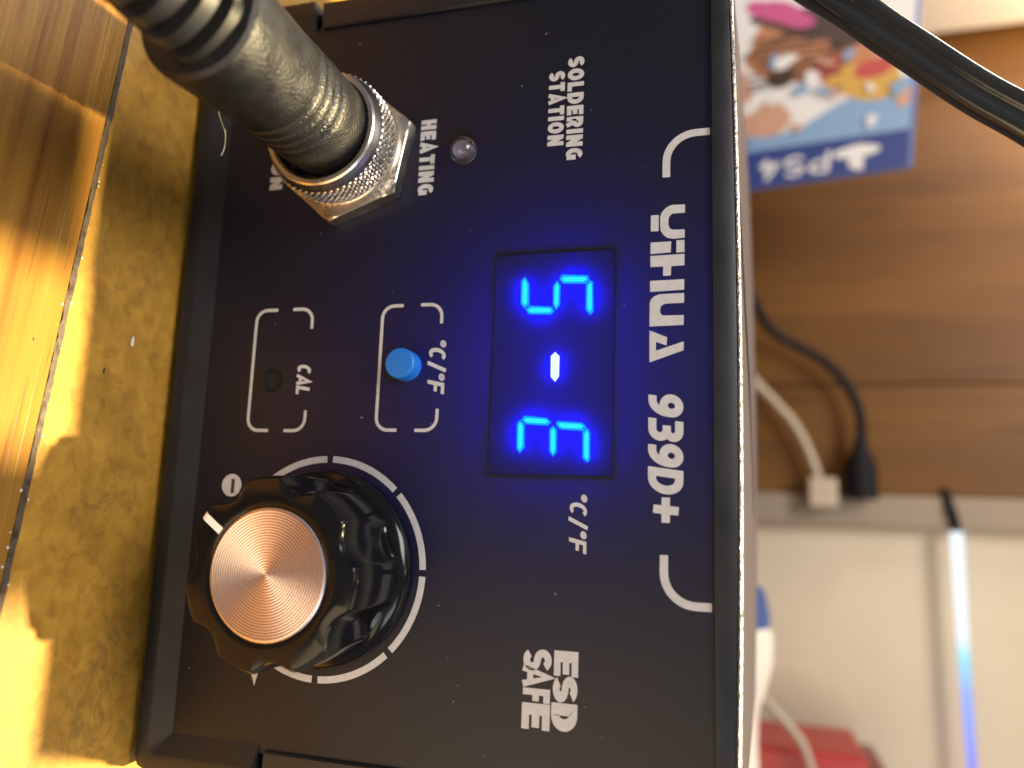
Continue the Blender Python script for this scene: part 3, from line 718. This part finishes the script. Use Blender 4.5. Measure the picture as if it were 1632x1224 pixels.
# a white lint hair stuck to the sleeve
mb = MB(); mb.tube(spline([(-41.7, -40.8, 28), (-42.4, -42.0, 28), (-41.5, -43.0, 27.5), (-39.8, -42.6, 27), (-37.7, -41.7, 27), (-35.3, -41.6, 27), (-33.9, -42.1, 27)], 6), 0.11, 6)
tag(mb.build('lint_hair', 'dust'), 'curled white lint hair clinging to the underside of the black plug', 'lint')

# ================================================================== POWER CORD (twin flex) crossing above the station
path = spline([(-135, 30, -40), (-108, 36, -28), (-92, 45, -20), (-80, 52.5, -15), (-71, 60, -12), (-65.2, 65.8, -12), (-60.6, 70.6, -12), (-56, 75.3, -12), (-51.2, 80.5, -12), (-43.8, 89.3, -12), (-33, 101, -14), (-5, 125, -25), (40, 170, -70)], 8)
sec8 = []
for k in range(24):
    a = 2*PI*k/24+PI/2; sec8.append((1.0*math.cos(a)*1.0, 0))
sec8 = [(0.92+math.cos(t_*PI/180), math.sin(t_*PI/180)) for t_ in range(-138, 139, 12)]+[(-0.92-math.cos(t_*PI/180), -math.sin(t_*PI/180)) for t_ in range(-138, 139, 12)]
mb = MB()
P = [W(*p_) for p_ in path]; rings = []
for i in range(len(P)):
    tdir = (P[min(i+1, len(P)-1)]-P[max(i-1, 0)]).normalized()
    cr = Vector((0.78, -0.12, -0.62)); cr = (cr-tdir*cr.dot(tdir)).normalized()
    n2 = tdir.cross(cr)
    tw = 0.25; a_ = cr*math.cos(tw)+n2*math.sin(tw); b_ = tdir.cross(a_)
    rings.append([P[i]+(a_*x+b_*y)*1.95*MM for x, y in sec8])
mb.quadstrip(rings, cap0=True, cap1=True)
tag(mb.build('power_cord', 'cord_black', smooth=60), 'thick glossy black twin power cord looping above the top edge of the station', 'power cord')

# ================================================================== BACKGROUND
BN = -330.0
# low shelf the background things stand on
mb = MB(); mb.box(-420, 420, -6, 0, -330, -150); sh = mb.build('shelf_board', 'board_mid', None)
tag(sh, 'low wooden shelf board behind the station, mostly hidden by it', 'shelf')
pn = thing('wooden_panelling', (-200, DV, BN), 'brown vertical wood boarding behind the station, between game case and cream wall', 'wood panel')
for (a, b, mt) in ((-420, -262.5, 'board_mid'), (-262, -51.8, 'board_mid'), (-50.6, 9, 'board_warm')):
    mb = MB(); mb.box(a, b, DV, 420, BN-14, BN); mb.build('board', mt, pn, bevel=.8)
mb = MB(); mb.box(-51.8, -50.6, DV, 420, BN-14, BN-3); mb.build('joint_strip', 'groove_dark', pn)
mb = MB(); mb.box(26, 620, DV-300, 420, BN-30, BN-8); tag(mb.build('wall', 'cream_wall'), 'plain cream wall to the right of the wood boarding', kind='structure')
# taupe socket strip on the corner
hub = thing('socket_strip', (17.5, 0, BN), 'narrow taupe vertical strip between wood boarding and cream wall, with plugs in it', 'socket strip')
mb = MB(); mb.box(9.2, 26.5, DV, 420, BN-14, BN+4); mb.build('strip_body', 'taupe_trim', hub, bevel=2)

# black usb cable and plug
c = thing('black_charging_cable', (-30, 0, BN+12), 'black cable curving behind the station, its moulded plug in the taupe strip', 'cable')
mb = MB(); mb.tube(spline([(-150, 20, BN+70), (-95, 50, BN+28), (-80, 60, BN+16), (-70, 76, BN+12), (-62, 88, BN+12), (-50, 98, BN+12), (-36, 104, BN+12), (-22, 105, BN+12), (-8, 104, BN+12)], 8), 2.6, 14); mb.build('cable_lead', 'usb_black', c, smooth=60)
mb = MB(); mb.tube([(-22, 104.6, BN+12), (-14, 104.3, BN+12), (-8, 104.2, BN+12), (-2, 104, BN+12), (12, 104, BN+12)], [2.6, 4.2, 7.2, 8.2, 8.0], 20); mb.build('moulded_plug', 'usb_black', c, smooth=50)
c = thing('white_charging_cable', (-10, 0, BN+10), 'cream white cable curving into a small square plug left of the black one', 'cable')
mb = MB(); mb.tube(spline([(-110, 10, BN+70), (-72, 35, BN+30), (-52, 51, BN+12), (-42, 60, BN+10), (-30, 70, BN+10), (-18, 76.5, BN+10), (-6, 81, BN+10), (3, 83.5, BN+10)], 8), 2.3, 14); mb.build('cable_lead', 'white_plastic', c, smooth=60)
mb = MB(); mb.box(1, 17, 77, 92, BN+4.2, BN+17); mb.build('square_plug', 'white_plastic', c, bevel=2)

# glowing tube
g = thing('led_light_tube', (28, 152, BN+8), 'thin glowing blue white light tube lying level on the cream wall', 'light')
mb = MB(); mb.tube([(27+i*6, 149.5+.012*i*i*.3, BN+6) for i in range(30)], [3.0-.045*i for i in range(30)], 16); mb.build('glowing_tube', 'tube_glow', g, smooth=60)
mb = MB(); mb.tube(spline([(6, 146, BN+2), (14, 147, BN+6), (21, 149, BN+6), (28, 149.5, BN+6)], 6), 2.2, 12); mb.build('tube_lead', 'usb_black', g, smooth=60)

# red carton with a pale band and a cream cord hanging over it
rc = thing('red_carton', (150, 0, -290), 'glossy red carton standing behind the right end of the station', 'box')
mb = MB(); mb.box(128, 240, 0, 96, -320, -270); mb.build('carton_body', 'red_card', rc, bevel=2)
mb = MB(); mb.box(134, 240, 96, 105, -318, -273); mb.build('carton_lid', 'red_dark', rc, bevel=2)
mb = MB(); mb.tube(spline([(102, 48, -262), (116, 62, -262), (124, 68, -262), (138, 73, -264), (152, 82, -266), (175, 86, -264)], 8), 2.0, 12)
tag(mb.build('cream_cord', 'white_plastic', smooth=60), 'thin cream cord draped in front of the red carton', 'cord')
# small white and blue bottle lying behind the station
b = thing('lying_bottle', (60, 30, -190), 'white squeeze bottle with a blue band lying on its side just behind the station', 'bottle')
BV, BNN = 38, -205
mb = MB(); mb.lathe((42, BV, BNN), (1, 0, 0), [(2, 0), (8, 2), (9.5, 7)], 40, cap0=True); mb.build('bottle_cap', 'bottle_white', b, smooth=40)
mb = MB(); mb.lathe((49, BV, BNN), (1, 0, 0), [(9.5, 0), (12.5, 3), (14.5, 12), (14.2, 17)], 40); mb.build('bottle_band', 'bottle_blue', b, smooth=50)
mb = MB(); mb.lathe((65.5, BV, BNN), (1, 0, 0), [(14.2, 0), (15.5, 4), (15.2, 14), (12.5, 24), (9.5, 32), (9, 44), (9.5, 60), (10, 70)], 40, cap1=True); mb.build('bottle_body', 'bottle_white', b, smooth=50)
mb = MB(); mb.box(35, 150, 0, 25, -225, -185); tag(mb.build('grey_block', 'taupe_trim', bevel=2), 'plain taupe block hidden behind the station that carries the lying bottle', 'block')
# pale tall box top left
wb = thing('white_carton', (-330, 0, -300), 'bright white carton with pink and blue print standing left of the wood boarding', 'box')
mb = MB(); mb.box(-480, -252, 0, 300, -322, -262); mb.build('carton_body', 'white_card', wb, bevel=1.5)
mb = MB(); mb.sheet(arc(-268, 127, 9, 14, 0, 360, 20)[:-1], -261.9); mb.build('printed_patch', 'art_pink', wb, fixn=False)
mb = MB(); mb.sheet(arc(-262, 143, 7, 8, 0, 360, 20)[:-1], -261.8); mb.build('printed_patch', 'art_sky', wb, fixn=False)

# game case on its side, turned a little
gc = thing('game_case', (-205, 0, -235), 'blue edged game case stood on its side with bright picture cover and blue band', 'game case')
CT = Matrix.Translation(W(-133, 0, -252)) @ Matrix.Rotation(math.radians(-4), 4, 'Y') @ Matrix.Rotation(math.radians(42), 4, 'Z')
def G(a, v, n=0.0): return CT @ W(a, v, n)       # a: 0 at the world-right edge, negative to the left; v up
def gbox(a0, a1, v0, v1, n0, n1, name, mt, bev=0.8):
    mb = MB(); b_ = len(mb.v)
    for n in (n0, n1):
        for (a, v) in ((a0, v0), (a1, v0), (a1, v1), (a0, v1)): mb.v.append(G(a, v, n))
    for f in ((0, 3, 2, 1), (4, 5, 6, 7), (0, 1, 5, 4), (1, 2, 6, 5), (2, 3, 7, 6), (3, 0, 4, 7)): mb.f.append(f)
    return mb.build(name, mt, gc, bevel=bev)
gbox(-170, 0, 1, 122, -14, 0, 'case_shell', 'case_rim', 2)
def gshape(pts, n, name, mt):
    mb = MB(); mb.v = [G(a, v, n) for a, v in pts]; mb.f = [tuple(range(len(pts)))]; return mb.build(name, mt, gc, fixn=False)
def blob(a, v, ra, rv, rot=0, wob=.18, k=26, seed=1):
    rnd = random.Random(seed); ph = [rnd.uniform(0, 6.28) for _ in range(4)]; out = []
    for i in range(k):
        t_ = 2*PI*i/k; q = 1+wob*(math.sin(2*t_+ph[0])*.5+math.sin(3*t_+ph[1])*.5+math.sin(5*t_+ph[2])*.3)
        x, y = ra*q*math.cos(t_), rv*q*math.sin(t_); c_, s2 = math.cos(rot), math.sin(rot); out.append((a+x*c_-y*s2, v+x*s2+y*c_))
    return out
gshape([(-168, 3), (-20, 3), (-20, 119.5), (-168, 119.5)], .15, 'cover_picture', 'art_white')
gshape([(-20, 3), (-2, 3), (-2, 119.5), (-20, 119.5)], .15, 'cover_band', 'case_blue')
gshape([(-34, 3), (-20, 3), (-20, 119.5), (-44, 119.5), (-37, 90), (-27, 70), (-26, 55)], .25, 'cover_sky', 'art_sky')
for i, (a, v, ra, rv, ro, mt) in enumerate(((-76, 68, 12, 34, -.10, 'art_orange'), (-86, 74, 6, 34, -.22, 'art_brown'), (-93, 57, 4.5, 16, -.45, 'art_pink'), (-78, 84, 5, 7, .2, 'art_brown'), (-66, 56, 4, 7, 0, 'art_brown'),
                                      (-47, 100, 8, 20, -.15, 'art_yellow'), (-52, 105, 4, 12, .1, 'art_red'), (-55, 84, 5, 6, 0, 'art_red'), (-44, 88, 2.4, 3, 0, 'art_brown'), (-37, 118, 4, 6, 0, 'art_peach'),
                                      (-112, 55, 10, 12, .3, 'art_brown'), (-110, 56, 6, 9, .3, 'art_orange'), (-128, 62, 14, 22, .2, 'art_green'), (-97, 96, 6, 16, -.1, 'art_sky'), (-36, 58, 8, 11, 0, 'art_peach'), (-52, 46, 8, 6, 0, 'art_peach'))):
    pts = [(max(-168, min(-20.5, p_[0])), max(3, min(119, p_[1]))) for p_ in blob(a+(14 if i < 5 else 2), v+(8 if i < 5 else 0), ra, rv*.9, ro, seed=i+3)]
    gshape(pts, .3+.04*i, 'printed_shape', mt)
# finer marks of the blurred picture: dark furrows over the orange patch, pale and blue flecks
rnd = random.Random(12)
for i in range(9):
    a0 = -70+i*2.6; v_ = 52+rnd.uniform(-4, 4); ln = rnd.uniform(22, 46); mb = MB()
    st = [(a0+math.sin(k*.5+i)*1.0-.12*k, v_+ln*k/10) for k in range(11)]; sub = MB(); sub.stroke(st, 0.8, 0)
    mb.v = [G(v.x/MM, min(119, v.z/MM), 1.2+.03*i) for v in sub.v]; mb.f = sub.f; mb.build('printed_line', 'art_brown', gc, fixn=False)
for i in range(16):
    a, v_ = rnd.uniform(-60, -24), rnd.uniform(42, 116)
    gshape([(min(-20.5, x), min(119, y)) for x, y in blob(a, v_, rnd.uniform(1, 3.2), rnd.uniform(1.5, 6), rnd.uniform(-.5, .5), .3, 14, seed=i+60)], 1.6+.03*i, 'printed_shape', rnd.choice(('art_sky', 'art_white', 'art_peach', 'art_white', 'art_sky')))
# console mark and lettering on the band; the words run down the band, tops towards the right
def onband(x, y, n): return (-18.0+y, 104-x, n)
def glet(text, x0, x1, y0, y1):
    return lettering(text, x0, x1, y0, y1, .2, gc, n=.4, mapf=None, material='art_white')
def band_text(text, x0, x1, y0, y1, th=.2, shear=.1):
    x = 0; items = []
    for ch in text:
        gw = GW.get(ch, .64); items.append((ch, x, gw)); x += gw+.14
    tot = x-.14+shear; mb = MB()
    for ch, xx0, gw in items:
        op, cl = glyph(ch, gw, th); k = 0
        for closed, lst in ((False, op), (True, cl)):
            for pl in lst:
                sub = MB(); sub.stroke(pl, th, 0, closed); b_ = len(mb.v)
                for v in sub.v:
                    gx, gy = v.x/MM, v.z/MM
                    X = x0+(xx0+gx+shear*gy)*(x1-x0)/tot; Y = y0+gy*(y1-y0)
                    mb.v.append(G(-18+Y, 116-X, .4+.02*k))
                mb.f += [tuple(b_+i for i in f) for f in sub.f]; k += 1
    mb.build('printed_lettering', 'art_white', gc, fixn=False)
band_text('PS4', 30, 64, 3, 13, .16)
gshape([(-16, 100), (-4, 100), (-4, 97), (-6, 93.5), (-10, 93.5), (-11, 97), (-16, 97)], .4, 'console_mark', 'art_white')
gshape([(p_[0], p_[1]) for p_ in blob(-13, 97, 3.0, 10, 0, .1, seed=5)], .45, 'console_mark', 'art_white')

# two angled shadow casters added above, out of the frame; their shadows fall on the front of the desk
for (us, ws, lb) in ((-31, 31, 'grey angled shadow caster added above the left half of the station, beyond the frame'), (28, 25, 'grey angled shadow caster added above the right half of the station, beyond the frame')):
    uc = 107+(us-107)*.6875; hw = ws*.34375; mb = MB(); mb.box(uc-hw, uc+hw, 130, 132, -17.0, 60); mb.box(uc-hw, uc+hw, 132, 900, 58, 60)
    tag(mb.build('shadow_caster', 'caster_grey'), lb, 'shadow caster', 'unseen shadow casters above the desk')
